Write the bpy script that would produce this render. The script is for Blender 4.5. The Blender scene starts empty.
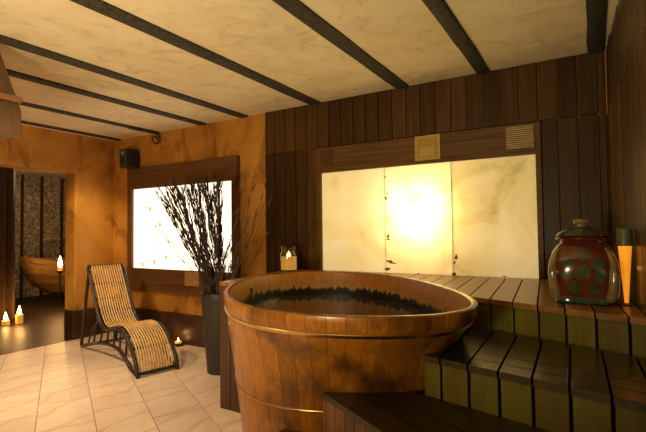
import bpy, bmesh, math, random
from mathutils import Vector, Matrix
random.seed(7)
PI = math.pi
S = bpy.context.scene
COL = S.collection

# ------------------------------------------------------------------ helpers
class MB:
    """Collects shapes into one mesh."""
    def __init__(self): self.bm = bmesh.new()
    def face(self, vs):
        try: return self.bm.faces.new(vs)
        except ValueError: return None
    def prism(self, poly, z0, z1, z0b=None):
        a = [self.bm.verts.new((p[0], p[1], z0)) for p in poly]
        b = [self.bm.verts.new((p[0], p[1], z1)) for p in poly]
        n = len(poly)
        area = sum(poly[i][0]*poly[(i+1) % n][1]-poly[(i+1) % n][0]*poly[i][1] for i in range(n))
        if area < 0: a.reverse(); b.reverse()
        self.face(list(reversed(a))); self.face(b)
        for i in range(n):
            j = (i+1) % n
            self.face([a[i], a[j], b[j], b[i]])
        return self
    def box(self, x0, x1, y0, y1, z0, z1):
        return self.prism([(x0, y0), (x1, y0), (x1, y1), (x0, y1)], z0, z1)
    def obox(self, c, ax, ay, az):
        """oriented box: centre and three half-axis vectors"""
        c, ax, ay, az = Vector(c), Vector(ax), Vector(ay), Vector(az)
        if ax.cross(ay).dot(az) < 0: az = -az
        v = {}
        for i in (-1, 1):
            for j in (-1, 1):
                for k in (-1, 1): v[i, j, k] = self.bm.verts.new(c+ax*i+ay*j+az*k)
        for q in (((-1,-1,-1),(-1,1,-1),(1,1,-1),(1,-1,-1)), ((-1,-1,1),(1,-1,1),(1,1,1),(-1,1,1)),
                  ((-1,-1,-1),(1,-1,-1),(1,-1,1),(-1,-1,1)), ((-1,1,-1),(-1,1,1),(1,1,1),(1,1,-1)),
                  ((-1,-1,-1),(-1,-1,1),(-1,1,1),(-1,1,-1)), ((1,-1,-1),(1,1,-1),(1,1,1),(1,-1,1))):
            self.face([v[t] for t in q])
        return self
    def loft(self, rings, cap0=True, cap1=True):
        R = [[self.bm.verts.new(p) for p in r] for r in rings]
        n = len(R[0])
        for a, b in zip(R, R[1:]):
            for i in range(n):
                j = (i+1) % n
                self.face([a[i], a[j], b[j], b[i]])
        if cap0: self.face(list(reversed(R[0])))
        if cap1: self.face(R[-1])
        return self
    def lathe(self, prof, c=(0, 0, 0), n=32, cap0=True, cap1=True):
        return self.loft([[(c[0]+r*math.cos(2*PI*i/n), c[1]+r*math.sin(2*PI*i/n), c[2]+z) for i in range(n)] for r, z in prof], cap0, cap1)
    def tube(self, path, rad, n=8):
        P = [Vector(p) for p in path]
        if not hasattr(rad, '__len__'): rad = [rad]*len(P)
        rings = []; up = None
        for i, p in enumerate(P):
            t = (P[min(i+1, len(P)-1)]-P[max(i-1, 0)]).normalized()
            if up is None: up = Vector((0, 0, 1)) if abs(t.z) < .9 else Vector((1, 0, 0))
            s = t.cross(up).normalized(); up = s.cross(t).normalized()
            rings.append([p+(s*math.cos(2*PI*k/n)+up*math.sin(2*PI*k/n))*rad[i] for k in range(n)])
        return self.loft([list(reversed(r)) for r in rings])
    def build(self, name, mat, parent=None, smooth=35, bevel=0, bseg=2):
        me = bpy.data.meshes.new(name)
        off = parent_world(parent)
        if off.length > 0: bmesh.ops.translate(self.bm, verts=self.bm.verts, vec=-off)
        bmesh.ops.recalc_face_normals(self.bm, faces=self.bm.faces)
        self.bm.to_mesh(me); self.bm.free()
        if smooth:
            for p in me.polygons: p.use_smooth = True
            me.set_sharp_from_angle(angle=math.radians(smooth))
        o = bpy.data.objects.new(name, me); COL.objects.link(o)
        if isinstance(mat, (list, tuple)):
            for m in mat: me.materials.append(m)
        else: me.materials.append(mat)
        if parent: o.parent = parent
        if bevel:
            b = o.modifiers.new('bevel', 'BEVEL'); b.width = bevel; b.segments = bseg; b.limit_method = 'ANGLE'; b.angle_limit = math.radians(40)
        return o

def parent_world(p):
    v = Vector((0, 0, 0))
    while p is not None:
        v = v+p.location; p = p.parent
    return v
def thing(name, label, cat, loc=(0, 0, 0), group=None):
    o = bpy.data.objects.new(name, None); COL.objects.link(o); o.location = loc
    o.empty_display_size = .05
    return tag(o, label, cat, group)
def tag(o, label, cat, group=None, kind=None):
    o['label'] = label; o['category'] = cat
    if group: o['group'] = group
    if kind: o['kind'] = kind
    return o
def struct(o, label=None):
    o['kind'] = 'structure'
    if label: o['label'] = label
    return o
def clip(poly, a, b, c):
    """keep a*x+b*y >= c"""
    out = []
    for i in range(len(poly)):
        p, q = poly[i], poly[(i+1) % len(poly)]
        dp, dq = a*p[0]+b*p[1]-c, a*q[0]+b*q[1]-c
        if dp >= 0: out.append(p)
        if (dp >= 0) != (dq >= 0):
            t = dp/(dp-dq); out.append((p[0]+(q[0]-p[0])*t, p[1]+(q[1]-p[1])*t))
    return out
def lerp(a, b, t): return a+(b-a)*t
def interp(x, pts):
    if x <= pts[0][0]: return pts[0][1]
    for (x0, y0), (x1, y1) in zip(pts, pts[1:]):
        if x <= x1: return lerp(y0, y1, (x-x0)/(x1-x0))
    return pts[-1][1]
def catmull(P, n=8):
    P = [Vector(p) for p in P]; out = []
    for i in range(len(P)-1):
        p0, p1, p2, p3 = P[max(i-1, 0)], P[i], P[i+1], P[min(i+2, len(P)-1)]
        for k in range(n):
            t = k/n
            out.append(.5*((2*p1)+(p2-p0)*t+(2*p0-5*p1+4*p2-p3)*t*t+(3*p1-p0-3*p2+p3)*t**3))
    out.append(P[-1]); return out

# ------------------------------------------------------------------ materials
def new_mat(name):
    m = bpy.data.materials.new(name); m.use_nodes = True
    nt = m.node_tree; bs = nt.nodes['Principled BSDF']
    return m, nt, bs
def N(nt, t, **kw):
    n = nt.nodes.new(t)
    for k, v in kw.items():
        if k in n.inputs: n.inputs[k].default_value = v
        else: setattr(n, k, v)
    return n
def ramp(nt, stops, fac=None):
    r = nt.nodes.new('ShaderNodeValToRGB'); e = r.color_ramp.elements
    while len(e) < len(stops): e.new(.5)
    for el, (p, c) in zip(e, stops):
        el.position = p; el.color = (*c, 1) if len(c) == 3 else c
    if fac is not None: nt.links.new(fac, r.inputs[0])
    return r
def mixc(nt, a, b, fac, mode='MIX'):
    m = nt.nodes.new('ShaderNodeMix'); m.data_type = 'RGBA'; m.blend_type = mode
    for sock, v in ((m.inputs[6], a), (m.inputs[7], b), (m.inputs[0], fac)):
        if hasattr(v, 'is_output'): nt.links.new(v, sock)
        elif isinstance(v, (int, float)): sock.default_value = v
        else: sock.default_value = (*v, 1)
    return m.outputs[2]
def math_n(nt, op, a, b=None):
    m = nt.nodes.new('ShaderNodeMath'); m.operation = op
    for s, v in ((m.inputs[0], a), (m.inputs[1], b)):
        if v is None: continue
        if hasattr(v, 'is_output'): nt.links.new(v, s)
        else: s.default_value = v
    return m.outputs[0]
def mapped(nt, scale, rot=(0, 0, 0)):
    tc = nt.nodes.new('ShaderNodeTexCoord'); mp = nt.nodes.new('ShaderNodeMapping')
    mp.inputs['Scale'].default_value = scale; mp.inputs['Rotation'].default_value = rot
    nt.links.new(tc.outputs['Object'], mp.inputs[0]); return mp.outputs[0]
def noise(nt, vec, scale=1, detail=4, rough=.55, dist=0):
    n = N(nt, 'ShaderNodeTexNoise'); n.inputs['Scale'].default_value = scale
    n.inputs['Detail'].default_value = detail; n.inputs['Roughness'].default_value = rough; n.inputs['Distortion'].default_value = dist
    nt.links.new(vec, n.inputs['Vector']); return n.outputs[0]
def bump(nt, bs, h, strength=.2, dist=.01):
    b = N(nt, 'ShaderNodeBump'); b.inputs['Strength'].default_value = strength; b.inputs['Distance'].default_value = dist
    nt.links.new(h, b.inputs['Height']); nt.links.new(b.outputs[0], bs.inputs['Normal'])

def wood(name, c1, c2, axis='z', rough=.45, vary=.35, fine=60, bumpy=.15, patch=None, spec=.5, hue=None, coat=0):
    m, nt, bs = new_mat(name)
    sc = {'x': (1.5, fine, fine), 'y': (fine, 1.5, fine), 'z': (fine, fine, 1.5)}[axis]
    v = mapped(nt, sc)
    g = N(nt, 'ShaderNodeNewGeometry')
    add = N(nt, 'ShaderNodeVectorMath', operation='ADD')
    com = N(nt, 'ShaderNodeCombineXYZ'); k = math_n(nt, 'MULTIPLY', g.outputs['Random Per Island'], 37)
    for i in range(3): nt.links.new(k, com.inputs[i])
    nt.links.new(v, add.inputs[0]); nt.links.new(com.outputs[0], add.inputs[1])
    n = noise(nt, add.outputs[0], 1, 5, .6, .4)
    r = ramp(nt, [(.3, c1), (.7, c2)], n)
    col = r.outputs[0]
    val = N(nt, 'ShaderNodeMapRange'); val.inputs[3].default_value = 1-vary; val.inputs[4].default_value = 1+vary
    nt.links.new(g.outputs['Random Per Island'], val.inputs[0])
    hs = N(nt, 'ShaderNodeHueSaturation'); nt.links.new(col, hs.inputs['Color']); nt.links.new(val.outputs[0], hs.inputs['Value'])
    col = hs.outputs[0]
    if patch:
        pc, scl, lo, hi = patch
        pn = noise(nt, mapped(nt, (scl, scl, scl)), 1, 4, .6)
        pr = ramp(nt, [(lo, (0, 0, 0)), (hi, (1, 1, 1))], pn)
        col = mixc(nt, col, pc, pr.outputs[0])
    nt.links.new(col, bs.inputs['Base Color'])
    rr = N(nt, 'ShaderNodeMapRange'); rr.inputs[3].default_value = rough*.8; rr.inputs[4].default_value = min(1, rough*1.25)
    nt.links.new(n, rr.inputs[0]); nt.links.new(rr.outputs[0], bs.inputs['Roughness'])
    bs.inputs['Specular IOR Level'].default_value = spec
    bs.inputs['Coat Weight'].default_value = coat; bs.inputs['Coat Roughness'].default_value = .2
    if bumpy: bump(nt, bs, n, bumpy, .004)
    return m
def plain(name, c, rough=.5, metal=0, spec=.5, nz=0, scale=20, bumpy=0, trans=0, ior=1.45, coat=0):
    m, nt, bs = new_mat(name)
    bs.inputs['Roughness'].default_value = rough; bs.inputs['Metallic'].default_value = metal
    bs.inputs['Specular IOR Level'].default_value = spec; bs.inputs['Transmission Weight'].default_value = trans
    bs.inputs['IOR'].default_value = ior; bs.inputs['Coat Weight'].default_value = coat
    n = noise(nt, mapped(nt, (scale,)*3), 1, 4)
    a = tuple(x*(1-nz) for x in c); b = tuple(min(1, x*(1+nz)) for x in c)
    r = ramp(nt, [(.3, a), (.7, b)], n); nt.links.new(r.outputs[0], bs.inputs['Base Color'])
    if bumpy: bump(nt, bs, n, bumpy, .01)
    return m
def plaster(name, c1, c2, c3=None, scale=2.0, rough=.85, bumpy=.3):
    m, nt, bs = new_mat(name)
    v = mapped(nt, (scale,)*3)
    n = noise(nt, v, 1, 6, .62, .6)
    r = ramp(nt, [(.32, c1), (.68, c2)], n); col = r.outputs[0]
    if c3:
        n2 = noise(nt, mapped(nt, (scale*.9, scale*.9, scale*.5)), 1.7, 5, .65, 1.2)
        r2 = ramp(nt, [(.52, (0, 0, 0)), (.7, (1, 1, 1))], n2)
        col = mixc(nt, col, c3, r2.outputs[0])
    nt.links.new(col, bs.inputs['Base Color']); bs.inputs['Roughness'].default_value = rough
    bs.inputs['Specular IOR Level'].default_value = .25
    n3 = noise(nt, mapped(nt, (9, 9, 9)), 1, 6, .6); bump(nt, bs, n3, bumpy, .02)
    return m
def glow(name, c, strength, c2=None, scale=3):
    m, nt, bs = new_mat(name)
    bs.inputs['Base Color'].default_value = (*c, 1); bs.inputs['Roughness'].default_value = .6
    if c2:
        r = ramp(nt, [(.35, c), (.7, c2)], noise(nt, mapped(nt, (scale,)*3), 1, 5))
        nt.links.new(r.outputs[0], bs.inputs['Emission Color'])
    else: bs.inputs['Emission Color'].default_value = (*c, 1)
    bs.inputs['Emission Strength'].default_value = strength
    return m

M = {}
M['ceiling'] = plaster('ceiling_plaster', (.74, .61, .385), (.84, .72, .475), (.65, .51, .30), 3.2, .9, .12)
M['clay'] = plaster('orange_clay', (.38, .155, .022), (.56, .26, .042), (.21, .075, .009), 1.8, .55, .45)
M['clad'] = wood('dark_cladding', (.034, .0145, .0032), (.088, .039, .0095), 'z', .42, .38, 45, .12, spec=.22)
M['clad_right'] = wood('glossy_right_cladding', (.055, .028, .011), (.13, .070, .028), 'z', .32, .35, 45, .15, spec=.4)
M['frame'] = wood('frame_oak', (.060, .028, .007), (.165, .080, .022), 'x', .45, .15, 34, .1, spec=.2)
M['frame_left'] = wood('frame_walnut', (.085, .036, .012), (.16, .068, .022), 'x', .5, .2, 30, .1, spec=.25)
M['beam'] = plain('beam_bark', (.045, .036, .024), .7, nz=.7, scale=45, bumpy=.7)
M['tub'] = wood('tub_cedar', (.23, .075, .006), (.42, .155, .015), 'z', .3, .36, 70, .1, patch=((.075, .024, .003), 3.2, .50, .68), spec=.4, coat=.18)
M['deck'] = wood('deck_top_lit', (.22, .095, .024), (.36, .17, .045), 'y', .3, .15, 40, .15)  # panel light on the deck is put into this brighter, more orange brown
M['tread'] = wood('step_tread', (.040, .028, .009), (.088, .060, .020), 'y', .25, .2, 40, .2, patch=((.032, .032, .011), 4, .45, .7))
M['tread_low'] = wood('low_step_tread', (.018, .012, .005), (.042, .028, .012), 'x', .34, .2, 40, .2)
M['riser'] = wood('step_riser', (.105, .086, .008), (.180, .146, .016), 'z', .42, .14, 30, .2, patch=((.13, .066, .006), 5, .5, .75), spec=.3)
M['riser_low'] = wood('low_step_riser', (.14, .062, .024), (.24, .11, .045), 'z', .5, .3, 40, .15)
M['panel'] = wood('deck_side_panel', (.050, .024, .012), (.10, .048, .024), 'z', .35, .25, 40, .1)
M['dark'] = plain('dark_void', (.012, .009, .006), .9)
M['stone'] = plain('dark_stone', (.055, .024, .011), .34, nz=.5, scale=5, bumpy=.15)
M['bamboo'] = plain('bamboo', (.72, .44, .15), .38, nz=.2, scale=12)
M['cane'] = plain('dark_cane', (.028, .017, .011), .38, nz=.4, scale=40)
M['black'] = plain('speaker_black', (.013, .015, .017), .45)
M['speaker_face'] = plain('speaker_face', (.06, .055, .045), .5, nz=.2)
M['grey_metal'] = plain('silver', (.6, .57, .5), .3, 1)
M['brass'] = plain('brass_hoop', (.72, .52, .20), .28, 1, nz=.15)
M['copper'] = plain('copper_hoop', (.75, .42, .20), .3, 1, nz=.15)
M['vase'] = plain('vase_clay', (.030, .026, .019), .45, nz=.35, scale=9, bumpy=.1)
M['branch'] = plain('branch_bark', (.040, .024, .015), .8, nz=.7, scale=60)
M['twig_pale'] = plain('branch_pale', (.10, .055, .025), .8, nz=.6, scale=50)
M['glass'] = plain('clear_glass', (.97, .98, .93), .03, trans=1, ior=1.45)
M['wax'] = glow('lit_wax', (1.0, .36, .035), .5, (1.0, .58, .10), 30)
M['flame'] = glow('flame', (1, .62, .2), 22)
M['flame_far'] = glow('flame_bright', (1, .55, .15), 40)
M['plate'] = plain('gold_plate', (.40, .245, .022), .45, nz=.1)
M['plate_edge'] = plain('gold_plate_edge', (.46, .31, .08), .4)
M['slat'] = plain('grille_slat', (.48, .34, .16), .4, nz=.2)
M['tan'] = plain('tan_plate', (.42, .21, .075), .5, nz=.1)
M['wood_alcove'] = wood('alcove_bath_wood', (.28, .13, .028), (.46, .235, .055), 'y', .35, .3, 30, .1)
M['floor_alcove'] = wood('alcove_floor_boards', (.022, .010, .004), (.050, .022, .008), 'x', .42, .3, 25, .1, spec=.3)
M['curtain'] = plain('curtain_cloth', (.10, .055, .025), .8, nz=.3, scale=14)
M['batten'] = plain('batten_wood', (.035, .02, .01), .6)
M['hood'] = wood('hood_wood', (.09, .05, .025), (.16, .085, .04), 'z', .35, .3, 20, .1)
M['hood_in'] = plain('hood_copper', (.36, .17, .09), .4, .3, nz=.2)

def floor_mat():
    m, nt, bs = new_mat('floor_stone')
    v = mapped(nt, (1, 1, 1))
    g = N(nt, 'ShaderNodeNewGeometry')
    com = N(nt, 'ShaderNodeCombineXYZ'); k = math_n(nt, 'MULTIPLY', g.outputs['Random Per Island'], 50)
    nt.links.new(k, com.inputs[0]); nt.links.new(k, com.inputs[2])
    add = N(nt, 'ShaderNodeVectorMath', operation='ADD'); nt.links.new(v, add.inputs[0]); nt.links.new(com.outputs[0], add.inputs[1])
    n = noise(nt, add.outputs[0], 2.2, 5, .6, 1.2)
    r = ramp(nt, [(.3, (.82, .56, .40)), (.62, (.90, .72, .56)), (.8, (.80, .48, .31))], n)
    w = N(nt, 'ShaderNodeTexWave'); w.inputs['Scale'].default_value = 1.1; w.inputs['Distortion'].default_value = 9; w.inputs['Detail'].default_value = 4
    w.inputs['Detail Scale'].default_value = .8
    nt.links.new(add.outputs[0], w.inputs[0])
    wr = ramp(nt, [(.0, (1, 1, 1)), (.06, (0, 0, 0))], w.outputs['Fac'])
    f = math_n(nt, 'MULTIPLY', wr.outputs[0], .45)
    col = mixc(nt, r.outputs[0], (.62, .36, .20), f)
    val = N(nt, 'ShaderNodeMapRange'); val.inputs[3].default_value = .88; val.inputs[4].default_value = 1.06
    nt.links.new(g.outputs['Random Per Island'], val.inputs[0])
    hs = N(nt, 'ShaderNodeHueSaturation'); nt.links.new(col, hs.inputs['Color']); nt.links.new(val.outputs[0], hs.inputs['Value'])
    nt.links.new(hs.outputs[0], bs.inputs['Base Color']); bs.inputs['Roughness'].default_value = .42
    bs.inputs['Specular IOR Level'].default_value = .4
    return m
M['floor'] = floor_mat()
M['grout'] = plain('grout', (.42, .28, .19), .9, nz=.2)

def onyx_mat(name, base, veins, edge, strength, trans):
    """back-lit stone sheet: the stone's own cream and olive clouding, lit from inside the box"""
    m, nt, bs = new_mat(name)
    out = nt.nodes['Material Output']
    n = noise(nt, mapped(nt, (2.2, 2.2, 2.2)), 1, 6, .65, .8)
    r = ramp(nt, [(.30, edge), (.46, veins), (.62, base)], n)
    col = r.outputs[0]
    n2 = noise(nt, mapped(nt, (14, 14, 14)), 1, 5, .7)
    r2 = ramp(nt, [(.62, (0, 0, 0)), (.78, (.35, .35, .35))], n2)
    col = mixc(nt, col, edge, r2.outputs[0])
    nt.links.new(col, bs.inputs['Base Color']); bs.inputs['Roughness'].default_value = .35
    nt.links.new(col, bs.inputs['Emission Color']); bs.inputs['Emission Strength'].default_value = strength
    tr = N(nt, 'ShaderNodeBsdfTranslucent'); nt.links.new(col, tr.inputs[0])
    ad = N(nt, 'ShaderNodeMixShader'); ad.inputs[0].default_value = trans
    nt.links.new(bs.outputs[0], ad.inputs[1]); nt.links.new(tr.outputs[0], ad.inputs[2]); nt.links.new(ad.outputs[0], out.inputs[0])
    return m
M['onyx'] = onyx_mat('backlit_onyx', (1.0, .86, .43), (.97, .77, .32), (.74, .56, .17), 1.0, .5)
M['onyx_green'] = onyx_mat('backlit_onyx_olive', (.98, .79, .37), (.86, .66, .24), (.52, .43, .10), .84, .5)
M['screen'] = onyx_mat('backlit_white', (1.0, .90, .72), (1.0, .87, .66), (1.0, .82, .55), 1.65, .1)

def tub_inside():
    m, nt, bs = new_mat('tub_inside_wood')
    tc = N(nt, 'ShaderNodeTexCoord'); sp = N(nt, 'ShaderNodeSeparateXYZ'); nt.links.new(tc.outputs['Object'], sp.inputs[0])
    n = noise(nt, mapped(nt, (38, 38, 1.5)), 1, 5, .6, .3)
    r = ramp(nt, [(.3, (.44, .17, .028)), (.7, (.62, .28, .06))], n)
    # bleached band, then the black tide line that has crept up the grain
    jag = noise(nt, mapped(nt, (26, 26, .6)), 1, 4, .75)
    h = math_n(nt, 'ADD', sp.outputs[2], math_n(nt, 'MULTIPLY', math_n(nt, 'SUBTRACT', jag, .5), .17))
    band = ramp(nt, [(.0, (0, 0, 0)), (.45, (0, 0, 0)), (.5, (1, 1, 1))], math_n(nt, 'MULTIPLY', math_n(nt, 'SUBTRACT', .925, sp.outputs[2]), 10))
    col = mixc(nt, r.outputs[0], (.50, .30, .10), band.outputs[0])
    st = ramp(nt, [(.45, (0, 0, 0)), (.55, (1, 1, 1))], math_n(nt, 'MULTIPLY', math_n(nt, 'SUBTRACT', .905, h), 10))
    col = mixc(nt, col, (.010, .009, .006), st.outputs[0])
    nt.links.new(col, bs.inputs['Base Color']); bs.inputs['Roughness'].default_value = .4
    return m
# ------------------------------------------------------------------ dimensions
CEIL = 2.59; YB = 3.75; XL = -5.6
CAMZ = 1.32
def xr(y): return .115+.058*(YB-y)     # right wall, slightly splayed
YF = -2.4                              # wall behind the camera
Z1, Z2, Z3, Z4 = .945, .785, .614, .418

# tub outline (an egg-shaped oval, measured at the rim)
TC = Vector((-1.356, 2.38)); SE = (1.039, .659); V0 = Vector((-.718, .696)); V1 = Vector((.696, .718))
HARM = (-.002, -.001, .004, .003, .007, .010, .017, -.013, -.017)
ZR = .985
OFF = [(0, .135), (.15, .115), (.55, .066), (.80, .030), (.915, .014), (ZR, 0)]
FR = [(0, .19), (.40, .20), (.61, .185), (.787, .145), (.87, .055), (.93, 0), (1, 0)]
def tubpt(t, z, inset=0):
    k = 1.012+HARM[0]+sum(HARM[2*i-1]*math.cos(i*t)+HARM[2*i]*math.sin(i*t) for i in range(1, 5))
    d = V0*(SE[0]*k*math.cos(t))+V1*(SE[1]*k*math.sin(t))
    L = d.length
    front = max(0, d.normalized().dot(Vector((.716, -.698))))
    o = interp(z, OFF)+interp(z, FR)*front**4+inset
    return TC+d*((L-o)/L)
def tub_angle(p, z):
    """parameter whose outline point lies in direction of p"""
    best = None
    a = (Vector(p)-TC).normalized()
    for i in range(720):
        t = 2*PI*i/720
        d = a.dot((tubpt(t, z)-TC).normalized())
        if best is None or d > best[0]: best = (d, t)
    return best[1]
def hit_tub(p, q, z, clear):
    """first point on segment p->q (coming from outside) that touches the tub outline"""
    p, q = Vector(p), Vector(q)
    for i in range(4000):
        x = p+(q-p)*(i/4000)
        t = tub_angle_fast(x, z)
        if (x-TC).length <= (tubpt(t, z)-TC).length+clear: return x, t
    return q, tub_angle_fast(q, z)
_cache = {}
def tub_angle_fast(x, z):
    if z not in _cache:
        _cache[z] = sorted((math.atan2((tubpt(2*PI*i/1440, z)-TC).y, (tubpt(2*PI*i/1440, z)-TC).x), 2*PI*i/1440) for i in range(1440))
    import bisect
    a = math.atan2(x[1]-TC.y, x[0]-TC.x); L = _cache[z]
    return L[min(bisect.bisect(L, (a, 0)), len(L)-1)][1]
def tub_arc(t0, t1, z, clear, n=40):
    """outline points from parameter t0 to t1 (t decreasing or increasing as given)"""
    return [tuple(tubpt(lerp(t0, t1, i/n), z, -clear)) for i in range(n+1)]

# ------------------------------------------------------------------ room shell
# floor: tiles laid on the diagonal
b = MB()
U = Vector((-.879, .477)); W = Vector((-.477, -.879))
room = [(XL, YF), (.6, YF), (.6, YB), (XL, YB)]
for r in range(-14, 14):
    for c in range(-10, 18):
        n0 = .134+.358*r; u0 = .02+.36*r+.56*c
        g = .003
        q = [U*u+W*n for u, n in ((u0+g, n0+g), (u0+.56-g, n0+g), (u0+.56-g, n0+.358-g), (u0+g, n0+.358-g))]
        q = [tuple(p) for p in q]
        for (a_, b_, c_) in ((1, 0, XL), (-1, 0, -.6), (0, 1, YF), (0, -1, -YB)):
            if len(q) > 2: q = clip(q, a_, b_, c_)
        if len(q) > 2: b.prism(q, -.02, 0)
o = b.build('floor', M['floor'], smooth=0); struct(o, 'pale peach stone floor tiles laid on the diagonal')
b = MB(); b.box(XL, .6, YF, YB, -.06, -.0035); struct(b.build('floor_grout', M['grout'], smooth=0))
b = MB(); b.box(-12.2, XL-.001, -.6, 7, -.06, -.004); struct(b.build('floor_alcove', M['floor_alcove'], smooth=0), 'dark polished floor of the candlelit alcove')
# ceiling
b = MB(); b.box(-12.2, .7, YF-.2, 7, CEIL, CEIL+.1); struct(b.build('ceiling', M['ceiling'], smooth=0), 'mottled cream plaster ceiling')
for i, (x, w) in enumerate([(.055, .10), (-.712, .10), (-1.40, .115), (-2.31, .125), (-3.23, .115), (-3.855, .11), (-4.66, .09), (-5.43, .085)]):
    b = MB(); k = []
    ys = [YF+(YB-.03-YF)*j/24 for j in range(25)]
    b.loft([[(x-w/2+random.uniform(-.004, .004), y, CEIL+.01), (x-w/2+random.uniform(-.004, .004), y, CEIL-.014), (x-w*.38, y, CEIL-.020),
             (x+w*.38, y, CEIL-.020), (x+w/2+random.uniform(-.004, .004), y, CEIL-.014), (x+w/2, y, CEIL+.01)] for y in ys])
    struct(b.build('trim_%d' % (i+1), M['beam'], smooth=50), 'dark rough ceiling batten')

# back wall: clay base with two lit recesses
b = MB()
def wall_y(b, x0, x1, z0, z1, y0, y1): b.box(x0, x1, y0, y1, z0, z1)
R1 = (-2.25, -.35, .93, 1.885); R2 = (-5.13, -3.40, .875, 1.893)
zs = (0, CEIL)
for x0, x1, hole in ((-6, R2[0], None), (R2[0], R2[1], R2), (R2[1], R1[0], None), (R1[0], R1[1], R1), (R1[1], .8, None)):
    if hole is None: wall_y(b, x0, x1, 0, CEIL, YB, YB+.32)
    else:
        wall_y(b, x0, x1, 0, hole[2], YB, YB+.32); wall_y(b, x0, x1, hole[3], CEIL, YB, YB+.32)
        wall_y(b, x0, x1, hole[2], hole[3], YB+.28, YB+.32)
bmesh.ops.remove_doubles(b.bm, verts=b.bm.verts, dist=1e-4)
struct(b.build('wall_back', M['clay'], smooth=0), 'orange clay plaster wall behind the lounger')
# cladding boards on the right part of it
b = MB(); x = -2.945; gap = .006
while x < .10:
    x1 = min(x+.131, .112); j = random.uniform(-.002, .002)
    b.box(x, x1-gap, YB-.024+j, YB, 2.137, CEIL-.004)
    lo = 0 if not (x > -2.30 and x1 < -.30) else None
    if lo is None:
        b.box(x, x1-gap, YB-.024+j, YB, 0, .92); b.box(x, x1-gap, YB-.024+j, YB, 1.90, 2.131)
    else:
        if x < -2.25 < x1: b.box(x, -2.256, YB-.024+j, YB, 0, 2.131)
        elif x < -.35 < x1: b.box(-.344, x1-gap, YB-.024+j, YB, 0, 2.131)
        else: b.box(x, x1-gap, YB-.024+j, YB, 0, 2.131)
    x = x1
struct(b.build('wall_back_cladding', M['clad'], smooth=0, bevel=.003, bseg=1), 'dark vertical wood cladding on the back wall')
# dark stone skirting and the ledge over it
b = MB(); b.box(XL, -2.945, YB-.03, YB, 0, .355); struct(b.build('baseboard_back', M['stone'], smooth=0, bevel=.006), 'dark glossy stone skirting under the clay wall')
# left wall with the opening to the alcove
b = MB()
poly = [(YF, 0), (1.3, 0), (1.3, 2.10), (3.23, 2.10), (3.23, 0), (YB+.02, 0), (YB+.02, CEIL+.02), (YF, CEIL+.02)]
va = [b.bm.verts.new((XL, y, z)) for y, z in poly]; vb = [b.bm.verts.new((XL-.24, y, z)) for y, z in poly]
b.face(va); b.face(list(reversed(vb)))
for i in range(len(poly)): b.face([va[i], vb[i], vb[(i+1) % 8], va[(i+1) % 8]])
struct(b.build('wall_left', M['clay'], smooth=0, bevel=.03, bseg=3), 'orange clay wall pier with a wide opening')
b = MB(); b.prism([(XL-.01, 3.20), (XL+.022, 3.20), (XL+.022, YB-.03), (XL-.01, YB-.03)], 0, .36); b.box(XL-.2, XL-.005, 3.21, 3.228, 0, .36)
struct(b.build('baseboard_left', M['stone'], smooth=0, bevel=.005), 'dark stone skirting around the pier')
# right wall (boards), slightly splayed, with a joint at the same height
b = MB(); base = MB()
y = YB-.03; d = Vector((.058, -1)).normalized(); nrm = Vector((1, .058)).normalized()
P0 = Vector((xr(YB), YB)); s = .0; L = (YB-YF)/abs(d.y)
while s < L:
    s1 = min(s+.105, L); j = random.uniform(-.003, .003)
    a0 = P0+d*s; a1 = P0+d*(s1-.006)
    for z0, z1 in ((0, 2.131), (2.139, CEIL-.004)):
        jj = j+(.006 if z0 == 0 else 0)
        b.prism([tuple(a0-nrm*jj), tuple(a1-nrm*jj), tuple(a1+nrm*.03), tuple(a0+nrm*.03)], z0, z1)
    s = s1
struct(b.build('wall_right', M['clad_right'], smooth=0, bevel=.003, bseg=1), 'glossy dark brown plank wall at the right')
a0 = P0-d*.3; a1 = P0+d*L
b = MB(); b.prism([tuple(a0+nrm*.03), tuple(a1+nrm*.03), tuple(a1+nrm*.2), tuple(a0+nrm*.2)], 0, CEIL); struct(b.build('wall_right_backing', M['dark'], smooth=0))
b = MB(); b.box(XL-.24, .7, YF-.15, YF, 0, CEIL); struct(b.build('wall_front', M['clay'], smooth=0))
# alcove walls
def wallpaper():
    m, nt, bs = new_mat('damask_paper')
    v = mapped(nt, (1, 9, 9))
    vo = N(nt, 'ShaderNodeTexVoronoi'); vo.inputs['Scale'].default_value = 1.0; nt.links.new(v, vo.inputs['Vector'])
    n = noise(nt, mapped(nt, (1, 9, 9)), 1, 3, .6, 2.5)
    r = ramp(nt, [(.44, (.15, .115, .07)), (.52, (.62, .53, .37))], n)
    r2 = ramp(nt, [(.25, (0, 0, 0)), (.4, (.5, .5, .5))], vo.outputs[0])
    col = mixc(nt, r.outputs[0], (.12, .085, .05), r2.outputs[0])
    nt.links.new(col, bs.inputs['Base Color']); bs.inputs['Roughness'].default_value = .5
    return m
M['paper'] = wallpaper()
b = MB(); b.box(-10.4, -10.3, -.6, 7, 0, CEIL); struct(b.build('wall_alcove_far', M['paper'], smooth=0), 'patterned gold wallpaper in the alcove')
b = MB(); b.box(-10.3, XL-.24, 7.0, 7.1, 0, CEIL); struct(b.build('wall_alcove_back', M['clay'], smooth=0))
b = MB(); b.box(-10.3, XL-.24, -.6, -.5, 0, CEIL); struct(b.build('wall_alcove_front', M['clay'], smooth=0))
for i, y in enumerate((4.80, 5.19, 5.62)):
    b = MB(); b.box(-10.3, -10.255, y-.022, y+.022, 0, CEIL); struct(b.build('trim_%d' % (9+i), M['batten'], smooth=0), 'dark batten on the alcove wallpaper')

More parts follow.
